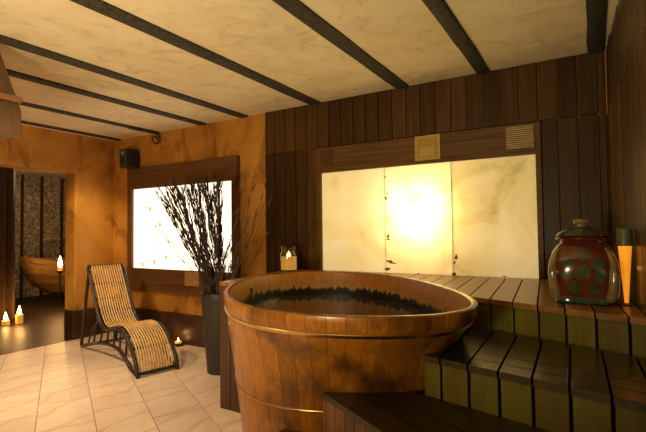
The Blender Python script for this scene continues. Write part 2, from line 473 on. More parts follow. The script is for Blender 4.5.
# ------------------------------------------------------------------ back-lit panels
m, nt, bs = new_mat('clear_backing')
tb = N(nt, 'ShaderNodeBsdfTransparent'); nt.links.new(tb.outputs[0], nt.nodes['Material Output'].inputs[0]); M['pane_back'] = m
M['lining'] = plain('box_lining', (.40, .34, .24), .8)
def light_panel(name, label, R, mats, seams, frame_mat, top_h, side_w, bot):
    t = thing(name, label, 'light panel', ((R[0]+R[1])/2, YB-.02, R[2]))
    x0, x1, z0, z1 = R
    edges = [x0]+seams+[x1]
    for i in range(len(edges)-1):
        b = MB(); b.box(edges[i]+(.002 if i else 0), edges[i+1]-(.002 if i < len(edges)-2 else 0), YB-.018, YB-.006, z0, z1)
        pn = b.build('glowing_pane', [mats[i], M['pane_back']], t, smooth=0)
        for p in pn.data.polygons:
            if p.normal.y > -.5: p.material_index = 1
    b = MB()
    b.box(x0-side_w, x0, YB-.055, YB, bot, z1); b.build('side_board', frame_mat, t, smooth=0, bevel=.004)
    b = MB(); b.box(x1, x1+side_w, YB-.055, YB, bot, z1); b.build('side_board', frame_mat, t, smooth=0, bevel=.004)
    b = MB(); b.box(x0-side_w, x1+side_w, YB-.06, YB, z1, z1+top_h); b.build('top_board', frame_mat, t, smooth=0, bevel=.004)
    # lining of the recess
    b = MB(); b.box(x0, x1, YB+.262, YB+.279, z0, z1); struct(b.build('wall_recess_lining', M['lining'], smooth=0))
    return t
lp = light_panel('onyx_light_panel', 'wide cream glowing stone panel in dark frame behind the tub', R1, [M['onyx'], M['onyx'], M['onyx_green']], [-1.588, -.995], M['frame'], .24, .04, .93)
# chipped seams
def chips():
    m = M['chip']
    b = MB()
    for sx, rows in ((-1.588, ((1.045, .085, .045), (1.03, .15, .022), (.975, .09, .05), (1.27, .05, .06), (1.24, .08, .02), (1.43, .06, .012), (1.61, .05, .06), (1.655, .035, .03), (1.80, .05, .02))),
                     (-.995, ((1.09, .055, .07), (1.05, .03, .03), (.955, .06, .04))), (-1.30, ((.948, .05, .02),)), (-.62, ((.95, .06, .012),))):
        for z, w, h in rows:
            x = sx+random.uniform(0, w*.6); n = 9; pts = []
            for i in range(n):
                a = 2*PI*i/n; rr = random.uniform(.45, 1.0)
                pts.append((x+w*.4*rr*math.cos(a), z+h*.4*rr*math.sin(a)))
            va = [b.bm.verts.new((p[0], YB-.0195, p[1])) for p in pts]; vb = [b.bm.verts.new((p[0], YB-.016, p[1])) for p in pts]
            b.face(va); b.face(list(reversed(vb)))
            for i in range(n): b.face([va[i], va[(i+1) % n], vb[(i+1) % n], vb[i]])
    for sx in (-1.588, -.995): b.box(sx-.0009, sx+.0009, YB-.0185, YB-.008, .94, 1.88)
    b.build('chipped_seam', m, lp, smooth=0)
M['chip'] = plain('chipped_stone', (.42, .30, .07), .8, nz=.6, scale=30)
chips()
# gold plate and the two grilles on the top board
b = MB(); b.box(-1.285, -1.065, YB-.072, YB-.06, 1.912, 2.122); pl = b.build('gold_cover_plate', M['plate_edge'], lp, smooth=0, bevel=.003)
b = MB(); b.box(-1.262, -1.088, YB-.076, YB-.071, 1.932, 2.102); b.build('plate_face', M['plate'], pl, smooth=0)
b = MB(); b.box(-1.24, -1.11, YB-.080, YB-.0755, 1.938, 2.02); b.build('plate_window', M['plate_edge'], pl, smooth=0)
def grille(x0, x1, z0, z1, m, vertical=False):
    b = MB(); b.box(x0, x1, YB-.066, YB-.0595, z0, z1); g = b.build('vent_grille', M['frame'], lp, smooth=0)
    b = MB(); n = 11
    for i in range(n):
        if vertical:
            x = lerp(x0+.01, x1-.01, i/(n-1)); b.box(x-.004, x+.004, YB-.072, YB-.0655, z0+.008, z1-.008)
        else:
            z = lerp(z0+.01, z1-.01, i/(n-1)); b.box(x0+.004, x1-.004, YB-.073, YB-.0655, z-.0045, z+.0045)
    b.build('slats', m, g, smooth=0)
grille(-.555, -.352, 1.93, 2.108, M['slat'])
grille(-2.245, -2.10, 1.925, 2.10, M['frame'], True)

lp2 = light_panel('white_light_panel', 'white glowing panel in brown frame on the orange wall', R2, [M['screen']], [], M['frame_left'], .27, .085, .875)
b = MB(); b.box(R2[0]-.085, R2[1]+.085, YB-.06, YB, .60, .875); bb = b.build('bottom_board', M['frame_left'], lp2, smooth=0, bevel=.004)
b = MB(); b.box(-4.12, -3.885, YB-.072, YB-.06, .70, .862); b.build('cover_plate', M['tan'], bb, smooth=0, bevel=.003)
M['flower'] = glow('pressed_flower', (.72, .46, .07), .8); M['stem'] = glow('pressed_stem', (.50, .36, .18), .5)
for px_, pz in ((-4.80, 1.63), (-4.62, 1.43), (-4.72, .96), (-4.95, .92), (-4.50, 1.02)):
    b = MB()
    for k in range(6):
        a = k*PI/3+random.random(); b.obox((px_+.016*math.cos(a), YB-.0185, pz+.016*math.sin(a)), (.010, 0, 0), (0, .001, 0), (0, 0, .010))
    b.build('pressed_flower', M['flower'], lp2, smooth=0)
b = MB()
for pts in (((-4.72, .90), (-4.66, 1.2), (-4.62, 1.43)), ((-5.0, 1.75), (-4.9, 1.70), (-4.80, 1.63)), ((-4.05, .90), (-4.3, 1.12), (-4.62, 1.43)), ((-4.95, .88), (-4.97, .93), (-4.95, 1.0))):
    b.tube([(p[0], YB-.018, p[1]) for p in catmull([(q[0], q[1], 0) for q in pts], 5)], .004, 4)
b.build('pressed_stem', M['stem'], lp2, smooth=0)

# ------------------------------------------------------------------ the tub
tub = thing('wooden_hot_tub', 'big oval wooden hot tub of upright cedar staves with two hoops', 'hot tub', (TC.x, TC.y, 0))
NS = 52
zo = [0, .15, .40, .50, .53, .55, .61, .70, .787, .83, .87, .885, .91, .93, .965, .98, ZR]
def stave(b, i, n, thick, gapf=.010, sub=4):
    outer = []; inner = []
    for k in range(sub+1):
        t = 2*PI*(i+lerp(gapf, 1-gapf, k/sub))/n
        outer.append(t)
    rings = []
    for t in outer:
        ring = [tuple(tubpt(t, z, (0.0 if z < .96 else {.965: .0, .98: .004, ZR: .014}.get(z, 0))))+(z,) for z in zo]
        ring += [tuple(tubpt(t, ZR, thick-.010))+(ZR,), tuple(tubpt(t, .975, thick))+(.975,)]
        ring += [tuple(tubpt(t, z, thick))+(z,) for z in (.93, .87, .80, .787, .70, .61, .55, .40, .15, 0)]
        rings.append(ring)
    b.loft(rings)
b = MB()
for i in range(NS): stave(b, i, NS, .040)
b.build('staves', M['tub'], tub, smooth=50)
b = MB(); n = 160   # inner face of the staves with the tide marks
prof = [(.978, .0405)]+[(z, .0435) for z in (.93, .915, .87, .80, .787, .70, .61, .55, .40, .2, .10)]
R = [[tuple(tubpt(2*PI*i/n, z, ins))+(z,) for i in range(n)] for z, ins in prof]
b.loft(R, cap0=False, cap1=True)
M['tub_in'] = tub_inside()
lin = b.build('inner_face', M['tub_in'], tub, smooth=50)
def hoop(z0, z1, out, mat, name):
    b = MB(); n = 160
    ring = [(z0, -.001), (z0+.004, -out), (z1-.004, -out), (z1, -.001), (z1, .004), (z0, .004)]
    V = [[b.bm.verts.new(tuple(tubpt(2*PI*i/n, z, o))+(z,)) for z, o in ring] for i in range(n)]
    for i in range(n):
        for k in range(6): b.face([V[i][k], V[(i+1) % n][k], V[(i+1) % n][(k+1) % 6], V[i][(k+1) % 6]])
    return b.build(name, mat, tub, smooth=50)
hoop(.884, .906, .006, M['brass'], 'upper_hoop'); hoop(.512, .523, .004, M['copper'], 'lower_hoop')
# water
m, nt, bs = new_mat('bath_water')
bs.inputs['Base Color'].default_value = (.16, .12, .07, 1); bs.inputs['Roughness'].default_value = .015; bs.inputs['IOR'].default_value = 1.33
bs.inputs['Transmission Weight'].default_value = .85
wn = noise(nt, mapped(nt, (5, 5, 5)), 1, 2); bump(nt, bs, wn, .05, .02)
b = MB(); n = 120
b.loft([[tuple(tubpt(2*PI*i/n, z, .050))+(z,) for i in range(n)] for z in (.70, .787, .806)])
w = b.build('bath_water', m, smooth=40); tag(w, 'dark still water filling the wooden hot tub', 'water', kind='stuff')

# ------------------------------------------------------------------ steps and deck
def strips(poly, d, pitch, phase, gap, z0, z1, b, cuts=None):
    """boards along direction d laid side by side over poly"""
    d = Vector(d).normalized(); nn = Vector((-d.y, d.x))
    lo = min(nn.dot(Vector(p)) for p in poly); hi = max(nn.dot(Vector(p)) for p in poly)
    k = math.floor((lo-phase)/pitch)
    while phase+k*pitch < hi:
        s0 = phase+k*pitch+gap/2; s1 = phase+(k+1)*pitch-gap/2; k += 1
        q = clip(poly, nn.x, nn.y, s0)
        if len(q) > 2: q = clip(q, -nn.x, -nn.y, -s1)
        if len(q) < 3: continue
        for c in (cuts or [None]):
            qq = q
            if c is not None:
                cn, c0, c1 = c
                qq = clip(qq, cn[0], cn[1], c0)
                if len(qq) > 2: qq = clip(qq, -cn[0], -cn[1], -c1)
            if len(qq) > 2:
                ar = abs(sum(qq[i][0]*qq[(i+1) % len(qq)][1]-qq[(i+1) % len(qq)][0]*qq[i][1] for i in range(len(qq))))/2
                if ar > 4e-4: b.prism(qq, z0, z1)
def riser(b, A, B, d, pitch, phase, gap, z0, z1, inset, thick=.018):
    """upright boards under the edge A->B, in step with the strips above"""
    A, B = Vector(A), Vector(B); e = (B-A).normalized(); back = Vector((-e.y, e.x))
    if back.dot(Vector((0, 1))) < 0: back = -back
    d = Vector(d).normalized(); nn = Vector((-d.y, d.x))
    sA, sB = nn.dot(A), nn.dot(B); lo, hi = min(sA, sB), max(sA, sB)
    k = math.floor((lo-phase)/pitch)
    while phase+k*pitch < hi:
        s0 = max(lo, phase+k*pitch+gap/2); s1 = min(hi, phase+(k+1)*pitch-gap/2); k += 1
        if s1-s0 < .008: continue
        p0 = A+(B-A)*((s0-sA)/(sB-sA)); p1 = A+(B-A)*((s1-sA)/(sB-sA))
        q = [p0+back*inset, p1+back*inset, p1+back*(inset+thick), p0+back*(inset+thick)]
        b.prism([tuple(v) for v in q], z0, z1)
CL = .006
def front_hit(P, Q, z): return hit_tub(P, Q, z, CL)
BD = (-.08, .997)     # boards run towards the back wall
XW = .012             # clearance to the right wall
# --- top deck: between tub, back wall, right wall and the left panel
f_r = Vector((xr(2.26)-XW, 2.26)); f_dir = (Vector((-.567, 2.57))-Vector((.127, 2.292))).normalized()
p1, t1 = front_hit(f_r, f_r+f_dir*1.2, Z1)
L0 = Vector((-2.435, 2.515))
p2, t2 = front_hit(L0, L0+Vector((1.2, 0)), Z1)
# the arc runs behind the tub from p1 to p2
def arc_between(ta, tb, z, via):
    """go from ta to tb round the side on which direction via lies"""
    tv = tub_angle_fast(TC+Vector(via), z)
    a = (tb-ta) % (2*PI); v = (tv-ta) % (2*PI)
    if v <= a: return tub_arc(ta, ta+a, z, CL, 48)
    return tub_arc(ta, ta-(2*PI-a), z, CL, 48)
arc1 = arc_between(t1, t2, Z1, (.3, 1))
deck_poly = [tuple(f_r)]+arc1+[tuple(L0), (-2.62, YB-.034), (xr(YB-.034)-XW, YB-.034)]
nb1_ = Vector((-f_dir.y, f_dir.x)); nb1_ = nb1_ if nb1_.y > 0 else -nb1_
deck = thing('wooden_deck', 'top shelf of warm brown boards around the tub against the wall', 'deck', (-.9, 3.5, 0))
b = MB(); strips(deck_poly, BD, .1165, .045, .008, Z1-.028, Z1, b)
b.build('top_boards', M['deck'], deck, smooth=0, bevel=.004)
b = MB(); b.prism(clip(deck_poly, nb1_.x, nb1_.y, nb1_.dot(f_r)+.035), Z1-.06, Z1-.03); b.build('light_blocker', M['dark'], deck, smooth=0)  # dark slab added below the boards to block light in their gaps
b = MB(); riser(b, p1, f_r, BD, .1165, .045, .010, Z2-.02, Z1-.028, .008)
b.build('riser_boards', M['riser'], deck, smooth=0, bevel=.003)
# left side panel (two boards) and the side running back to the wall
b = MB()
b.box(-2.435, -2.335, 2.515, 2.54, .0, Z1-.03); b.box(-2.329, -2.13, 2.515, 2.54, .0, Z1-.03)
Lb = Vector((-2.62, YB-.034)); e = (Lb-L0).normalized(); nb = Vector((e.y, -e.x))
for i in range(9):
    a0 = L0+Vector((0, .03))+e*(i*.133); a1 = a0+e*.128
    b.prism([tuple(a0), tuple(a1), tuple(a1+nb*.02), tuple(a0+nb*.02)], 0, Z1-.03)
b.build('side_panel', M['panel'], deck, smooth=0, bevel=.003)

# --- second step
A2 = Vector((xr(1.66)-XW, 1.66)); d2 = (Vector((-.691, 1.869))-Vector((.111, 1.668))).normalized()
q2, s2 = front_hit(A2, A2+d2*1.3, Z2)
nb1 = Vector((-f_dir.y, f_dir.x)); nb1 = nb1 if nb1.y > 0 else -nb1
fb = f_r+nb1*.006; 
r1, tr1 = front_hit(f_r+nb1*.008, f_r+nb1*.008+f_dir*1.3, Z2)
arc2 = arc_between(s2, tr1, Z2, (1, 0))
poly2 = [tuple(A2)]+arc2+[tuple(r1), (xr(2.27)-XW, (f_r+nb1*.008).y)]
st2 = thing('upper_step', 'long olive wooden step with grooved boards just below the deck', 'step', (-.2, 2.0, 0))
nd2 = Vector((-d2.y, d2.x)); nd2 = nd2 if nd2.y > 0 else -nd2; c2 = nd2.dot(A2)
cuts = [(tuple(nd2), c2, c2+.096), (tuple(nd2), c2+.104, c2+.206), (tuple(nd2), c2+.214, c2+2)]
b = MB(); strips(poly2, (-.03, .9995), .1185, .028, .009, Z2-.028, Z2, b, cuts)
b.build('tread_boards', M['tread'], st2, smooth=0, bevel=.003)
b = MB(); b.prism(clip(poly2, nd2.x, nd2.y, c2+.035), Z2-.06, Z2-.03); b.build('light_blocker', M['dark'], st2, smooth=0)  # same added dark slab, stopping light under the treads
b = MB(); riser(b, q2, A2, (-.03, .9995), .1185, .028, .011, Z3-.02, Z2-.028, .008)
b.build('riser_boards', M['riser'], st2, smooth=0, bevel=.003)

# --- third step
d3 = Vector((.857, -.515)); A3 = Vector((-1.090, 1.727)); n3 = Vector((.515, .857))
E3 = A3+d3*1.52
q3, s3 = front_hit(E3, A3-d3*.35, Z3)
nbk = nd2*.008
r2, tr2 = front_hit(A2+nbk, A2+nbk+d2*1.3, Z3)
arc3 = arc_between(s3, tr2, Z3, (.8, -.6))
poly3 = arc3+[tuple(r2), tuple(A2+nbk), (xr(E3.y)-XW, E3.y), tuple(E3)]
st3 = thing('middle_step', 'dark wooden step with a slanted front edge at the foot of the tub', 'step', (-.4, 1.5, 0))
b = MB(); strips(poly3, d3, .128, n3.dot(A3), .007, Z3-.026, Z3, b)
b.build('tread_boards', M['tread_low'], st3, smooth=0, bevel=.003)
b = MB(); b.prism(clip(poly3, n3.x, n3.y, n3.dot(A3)+.035), Z3-.06, Z3-.028); b.build('light_blocker', M['dark'], st3, smooth=0)  # added dark slab again, blocking light between the boards
b = MB(); riser(b, q3, E3, n3, .078, .02, .006, Z4-.02, Z3-.026, .006)
b.build('riser_boards', M['riser_low'], st3, smooth=0, bevel=.003)
# --- lowest step
A4 = Vector((-1.245, 1.62)); E4 = A4+d3*1.72
q4, s4 = front_hit(A4, A4+Vector((.1, .6)), Z4); r3, tr3 = front_hit(A3+n3*.01-d3*.2, A3+n3*.01+d3*.3, Z4)
poly4 = [tuple(A4), tuple(q4), tuple(A3+n3*.012-d3*.06), tuple(E3+n3*.012), (xr(E4.y)-XW, E4.y), tuple(E4)]
st4 = thing('low_step', 'lowest dark wooden step in front of the tub at bottom edge', 'step', (-.6, 1.2, 0))
b = MB(); strips(poly4, d3, .12, n3.dot(A4), .007, Z4-.026, Z4, b); b.build('tread_boards', M['tread_low'], st4, smooth=0, bevel=.003)
b = MB(); riser(b, A4, E4, n3, .078, .02, .006, 0, Z4-.026, .010); b.build('riser_boards', M['riser_low'], st4, smooth=0, bevel=.003)

# ------------------------------------------------------------------ lounger
ang = math.radians(165.5); AX = Vector((math.cos(ang), math.sin(ang), 0)); NX = Vector((AX.y, -AX.x, 0))
if NX.y < 0: NX = -NX
CH0 = Vector((-3.594, 2.652, 0))
ch = thing('rattan_lounger', 'bamboo slatted reclining lounger with dark cane frame on tiled floor', 'lounge chair', tuple(CH0+AX*.7+NX*.19))
def cp(s, w, z): return CH0+AX*s+NX*w+Vector((0, 0, z))
CW = .385
prof = [(.012, .022), (.045, .12), (.12, .24), (.22, .325), (.36, .385), (.50, .395), (.64, .365), (.78, .335), (.90, .345), (1.0, .41), (1.09, .52), (1.22, .71), (1.33, .87), (1.385, .94)]
cv = catmull([(a, c, 0) for a, c in prof], 5)
b = MB(); ns = 13
for i in range(ns):
    w = lerp(.038, CW-.038, i/(ns-1))
    b.tube([cp(p.x, w, p.y+.012) for p in cv], .0080, 6)
b.build('bamboo_slats', M['bamboo'], ch, smooth=60)
def rail(name, pts, r=.018, n=8, sub=5):
    b = MB(); b.tube(catmull(pts, sub), r, n); return b.build(name, M['cane'], ch, smooth=60)
for w in (0, CW):
    rail('side_rail', [cp(a+(.0 if a > .1 else -.03), w, c-(.012 if a > .03 else .03)) for a, c in prof]+[cp(1.41, w+(.03 if w == 0 else -.03), .955)])
    rail('base_rail', [cp(.02, w, .03), cp(.14, w, .055), (cp(.30, w, .135)), cp(.50, w, .185), cp(.80, w, .175), cp(1.15, w, .125), cp(1.42, w, .06), cp(1.60, w, .02)])
    rail('rear_leg', [cp(1.34, w, .90), cp(1.44, w, .62), cp(1.53, w, .28), cp(1.61, w, .03)])
    for s0, s1 in ((.24, .27), (.40, .42), (.56, .58), (.72, .78), (.88, .98), (1.05, 1.18)):
        zt = interp(s0, prof)-.02; zb = interp(s1, [(.02, .03), (.14, .055), (.3, .135), (.5, .185), (.8, .175), (1.15, .125), (1.45, .06), (1.66, .02)])
        b = MB(); b.tube([cp(s0, w, zt), cp((s0+s1)/2, w, (zt+zb)/2), cp(s1, w, zb)], .011, 6); b.build('spoke', M['cane'], ch, smooth=60)
    b = MB(); b.tube([cp(1.0, w, .40), cp(1.2, w, .28), cp(1.36, w, .10)], .011, 6); b.build('spoke', M['cane'], ch, smooth=60)
for s, z in ((.0, .03), (.14, .232), (.50, .373), (.80, .315), (1.06, .45), (1.16, .60), (1.27, .755), (1.40, .945), (1.60, .022)):
    b = MB(); b.tube([cp(s, -.0, z), cp(s, CW*.5, z), cp(s, CW, z)], .013 if s not in (.0, 1.40) else .017, 8); b.build('cross_bar', M['cane'], ch, smooth=60)

# ------------------------------------------------------------------ vase with dried branches
VC = Vector((-3.06, 3.17, 0))
vs = thing('tall_vase', 'tall grey tapering floor vase holding dry branches beside the deck', 'vase', tuple(VC))
b = MB()
b.lathe([(.115, 0), (.125, .01), (.135, .15), (.158, .45), (.178, .70), (.182, .742), (.176, .75), (.165, .742), (.160, .70), (.145, .45), (.12, .05), (.0005, .04)], tuple(VC), 36, True, True)
b.build('vase_body', M['vase'], vs, smooth=50)
def make_branch(k, top, twigs, thick, pale):
    """one dry branch from the vase mouth to top, with short curled side twigs"""
    rnd = random.Random(k*13+5)
    a = rnd.random()*2*PI; rr = .10*math.sqrt(rnd.random())
    base = VC+Vector((rr*.5*math.cos(a), rr*.5*math.sin(a), .06+.02*rnd.random()))
    mouth = VC+Vector((.13*max(-1, min(1, (top[0]-VC.x)/.8))+.02*rnd.uniform(-1, 1), .09*math.sin(a), .75))
    T = Vector(top); mid = mouth.lerp(T, .5)+Vector((rnd.uniform(-.02, .02), rnd.uniform(-.02, .02), .0))
    path = catmull([base, mouth, mid, T], 6)
    path = [p+Vector((rnd.uniform(-.003, .003), rnd.uniform(-.003, .003), 0)) for p in path]
    m = len(path)
    b = MB(); b.tube(path, [lerp(thick, thick*.35, i/(m-1)) for i in range(m)], 5)
    for i in range(twigs):
        f = .30+.69*rnd.random()**.8; x = f*(m-1); i0 = min(int(x), m-2); p = path[i0].lerp(path[i0+1], x-i0)
        dr = (path[i0+1]-path[i0]).normalized()
        side = Vector((rnd.uniform(-1, 1), rnd.uniform(-.5, .5), rnd.uniform(-.3, .4))).normalized()
        l = rnd.uniform(.015, .05)
        e1 = p+dr*l*1.1+side*l*.35; e2 = p+dr*l*2.2+side*l*.30
        b.tube([p, e1, e2], [.004, .0058, .002], 4)
    o = b.build('dried_branch', M['twig_pale'] if pale else M['branch'], None, smooth=60)
    return o
rnd = random.Random(3); k = 0
for i in range(50):
    f = i/49
    tx = lerp(-3.98, -2.98, f)+rnd.uniform(-.05, .05); ty = VC.y+rnd.uniform(-.12, .16); tz = 1.80+rnd.uniform(-.12, .05)
    if tx > -3.0: tz -= .1
    o = make_branch(k, (tx, ty, tz), 40, .0045, False); k += 1
    tag(o, 'dark bristly dry branch fanned in the vase before the white panel', 'branch', 'dark dry branches in the vase')
for i in range(13):
    tx = lerp(-2.88, -2.54, i/12)+rnd.uniform(-.03, .03); tz = rnd.uniform(1.35, 1.9)-.5*(tx+2.6 if tx > -2.6 else 0)
    o = make_branch(k, (tx, VC.y+rnd.uniform(-.05, .2), tz), 9, .0042, True); k += 1
    tag(o, 'thin pale dry twig leaning right over the orange wall', 'branch', 'thin pale twigs in the vase')
for tx, tz in ((-4.25, 1.62), (-4.08, 1.42)):
    o = make_branch(k, (tx, VC.y+.05, tz), 3, .003, True); k += 1
    tag(o, 'thin bare twig drooping far left of the branch bunch', 'branch', 'bare twigs at the left of the vase')

# ------------------------------------------------------------------ candles
def jar_candle(name, label, c, r, h, wax_h, lid=True, far=False, group=None):
    t = thing(name, label, 'candle', c, group)
    b = MB(); x, y, z = c
    b.lathe([(r*.92, 0), (r, .006), (r, h*.66), (r*.98, h*.70), (r*.82, h*.80), (r*.80, h*.84), (r*.86, h*.86), (r*.86, h), (r*.80, h), (r*.80, h*.87), (r*.75, h*.84), (r*.76, h*.79), (r*.93, h*.69), (r*.94, .012), (.0005, .01)], (x, y, z), 32)
    b.build('glass_jar', M['glass'], t, smooth=50)
    b = MB(); b.lathe([(.0005, .013), (r*.86, .013), (r*.88, .02), (r*.88, wax_h), (r*.55, wax_h-.006), (.0005, wax_h-.006)], (x, y, z), 28); b.build('wax', M['wax'], t, smooth=50)
    b = MB(); b.tube([(x, y, z+wax_h-.008), (x, y, z+wax_h+.008)], .0015, 5); b.build('wick', M['black'], t)
    b = MB(); b.lathe([(.0005, wax_h+.002), (.005, wax_h+.008), (.007, wax_h+.016), (.004, wax_h+.03), (.0005, wax_h+.042)], (x, y, z), 12); b.build('flame', M['flame'], t, smooth=60)
    return t
jar_candle('jar_candle', 'lit candle in a clear glass jar on the deck behind the tub', (-2.505, 3.52, Z1), .086, .232, .140)
def tea(c, label, r=.04, bowl=True):
    t = thing('tea_light', label, 'candle', c); x, y, z = c
    b = MB(); b.lathe([(r*.75, 0), (r*1.05, .008), (r*1.25, .035), (r*1.17, .035), (r*.95, .012), (.0005, .01)], c, 24); b.build('dish', M['cane'], t, smooth=50)
    b = MB(); b.lathe([(.0005, .0105), (r*.8, .0125), (r*.85, .05), (r*.6, .047), (.0005, .046)], c, 24); b.build('wax', M['wax'], t, smooth=50)
    b = MB(); b.lathe([(.0005, .047), (.007, .056), (.009, .066), (.004, .085), (.0005, .098)], c, 12); b.build('flame', M['flame'], t, smooth=60)
tea((-4.19, 3.645, 0), 'small lit tea light in a dark dish on the tiles by skirting', .045)
def pillar(c, label, r, h, glass=True):
    t = thing('pillar_candle', label, 'candle', c); x, y, z = c
    b = MB(); b.lathe([(r, 0), (r, h), (r*.6, h-.01), (.0005, h-.01)], c, 24); b.build('wax', M['wax'], t, smooth=50)
    b = MB(); b.lathe([(.0005, h-.006), (.022, h+.012), (.028, h+.035), (.014, h+.09), (.0005, h+.13)], c, 14); b.build('flame', M['flame_far'], t, smooth=60)
pillar((-7.4, 3.43, -.004), 'tall lit pillar candle on the alcove floor below the curtain', .05, .13)
pillar((-7.45, 3.27, -.004), 'lit candle on the alcove floor at the picture edge', .05, .06)

# ------------------------------------------------------------------ big jar and lamp on the deck
JC = (-.045, 2.665, Z1)
jr = thing('square_glass_jar', 'large rounded square dark red and green jar with lid on the deck', 'jar', JC)
def sq(r, z, p, c=JC, n=64, s=1.0):
    out = []
    for i in range(n):
        a = 2*PI*i/n; ca, sa = math.cos(a), math.sin(a)
        k = (abs(ca)**p+abs(sa)**p)**(-1/p)
        out.append((c[0]+r*k*ca, c[1]+r*s*k*sa, c[2]+z))
    return out
m, nt, bs = new_mat('painted_jar')
tcv = mapped(nt, (1, 1, 1))
n1 = noise(nt, mapped(nt, (9, 9, 9)), 1, 4, .6)
r1_ = ramp(nt, [(.35, (.07, .014, .006)), (.6, (.15, .030, .009)), (.8, (.06, .012, .006))], n1)
sp = N(nt, 'ShaderNodeSeparateXYZ'); nt.links.new(tcv, sp.inputs[0])
wob = noise(nt, mapped(nt, (22, 22, 22)), 1, 3)
dmin = None
for bx, bz, br in ((0, .155, .040), (-.062, .205, .030), (.066, .200, .030), (-.070, .145, .027), (.075, .140, .027), (-.035, .085, .030), (.045, .083, .030), (.005, .235, .026)):
    dx = math_n(nt, 'SUBTRACT', sp.outputs[0], bx); dz = math_n(nt, 'SUBTRACT', sp.outputs[2], bz)
    dd = math_n(nt, 'DIVIDE', math_n(nt, 'SQRT', math_n(nt, 'ADD', math_n(nt, 'MULTIPLY', dx, dx), math_n(nt, 'MULTIPLY', dz, dz))), br)
    dmin = dd if dmin is None else math_n(nt, 'MINIMUM', dmin, dd)
dmin = math_n(nt, 'ADD', dmin, math_n(nt, 'MULTIPLY', math_n(nt, 'SUBTRACT', wob, .5), .9))
vr = ramp(nt, [(.40, (1, 1, 1)), (.52, (0, 0, 0))], math_n(nt, 'MULTIPLY', dmin, .5))
fac = math_n(nt, 'MULTIPLY', vr.outputs[0], .85)
gcol = ramp(nt, [(.3, (.012, .05, .027)), (.7, (.06, .12, .05))], noise(nt, mapped(nt, (30, 30, 30)), 1, 3))
col = mixc(nt, r1_.outputs[0], gcol.outputs[0], fac)
nt.links.new(col, bs.inputs['Base Color']); bs.inputs['Roughness'].default_value = .16; bs.inputs['Coat Weight'].default_value = .6; bs.inputs['Coat Roughness'].default_value = .04
M['jar'] = m
M['jar_edge'] = plain('jar_bevel_glass', (.36, .25, .11), .1, nz=.35, scale=14, trans=.35, coat=.5)
M['jar_base'] = plain('jar_green_base', (.045, .075, .045), .12, nz=.4, scale=16, coat=.6)
M['jar_lid'] = plain('jar_lid', (.055, .05, .035), .15, nz=.4, scale=20, coat=.6)
b = MB(); b.loft([sq(r, z, p) for r, z, p in ((.128, .034, 5), (.142, .09, 4.5), (.150, .16, 4), (.149, .21, 3.6), (.138, .255, 3.1), (.118, .285, 2.6), (.104, .296, 2.2), (.100, .306, 2))])
b.build('jar_body', M['jar'], jr, smooth=50)
b = MB(); b.loft([sq(r, z, p) for r, z, p in ((.120, 0, 5), (.129, .006, 5), (.131, .028, 5), (.128, .036, 5))]); b.build('jar_base', M['jar_base'], jr, smooth=50)
for sx in (-1, 1):
    for sy in (-1, 1):
        b = MB(); rings = []
        for z, rad, ww in ((.02, .122, .020), (.045, .128, .026), (.09, .137, .023), (.16, .142, .020), (.21, .1385, .018), (.25, .126, .014), (.28, .106, .008)):
            q = []
            for i in range(10):
                a = 2*PI*i/10; q.append((JC[0]+sx*rad*.93+ww*math.cos(a), JC[1]+sy*rad*.93+ww*math.sin(a), JC[2]+z))
            rings.append(q)
        b.loft(rings); b.build('corner_rib', M['jar_edge'], jr, smooth=60)
b = MB(); b.lathe([(.100, .300), (.103, .312), (.122, .318), (.124, .326), (.112, .333), (.090, .334)], JC, 48); b.build('jar_collar', M['jar'], jr, smooth=50)
b = MB(); b.lathe([(.118, .334), (.122, .340), (.104, .356), (.070, .372), (.036, .380), (.024, .384), (.0005, .384)], JC, 48); ld = b.build('jar_lid', M['jar_lid'], jr, smooth=50)
b = MB(); b.lathe([(.020, .382), (.018, .392), (.034, .398), (.040, .408), (.036, .418), (.020, .424), (.0005, .424)], JC, 32); b.build('lid_knob', M['jar_edge'], ld, smooth=50)
# tapered glowing lamp in the corner
LC = (.134, 2.62, Z1)
M['lamp_glow'] = glow('amber_lamp', (1.0, .29, .012), .68, (1.0, .42, .03), 8)
M['lamp_cap'] = plain('lamp_cap', (.11, .12, .05), .4, nz=.3, scale=30)
lm = thing('amber_cone_lamp', 'slim amber glowing lamp with green cap between jar and wall', 'lamp', LC)
b = MB(); b.lathe([(.030, 0), (.032, .008), (.014, .012), (.0005, .012)], LC, 24); b.build('lamp_base', M['lamp_cap'], lm, smooth=50)
b = MB(); b.lathe([(.009, .011), (.012, .06), (.020, .17), (.029, .285), (.026, .286), (.0005, .286)], LC, 28); b.build('lamp_shade', M['lamp_glow'], lm, smooth=50)
b = MB(); b.lathe([(.026, .286), (.033, .288), (.034, .355), (.030, .37), (.0005, .372)], LC, 28); b.build('lamp_cap', M['lamp_cap'], lm, smooth=50)

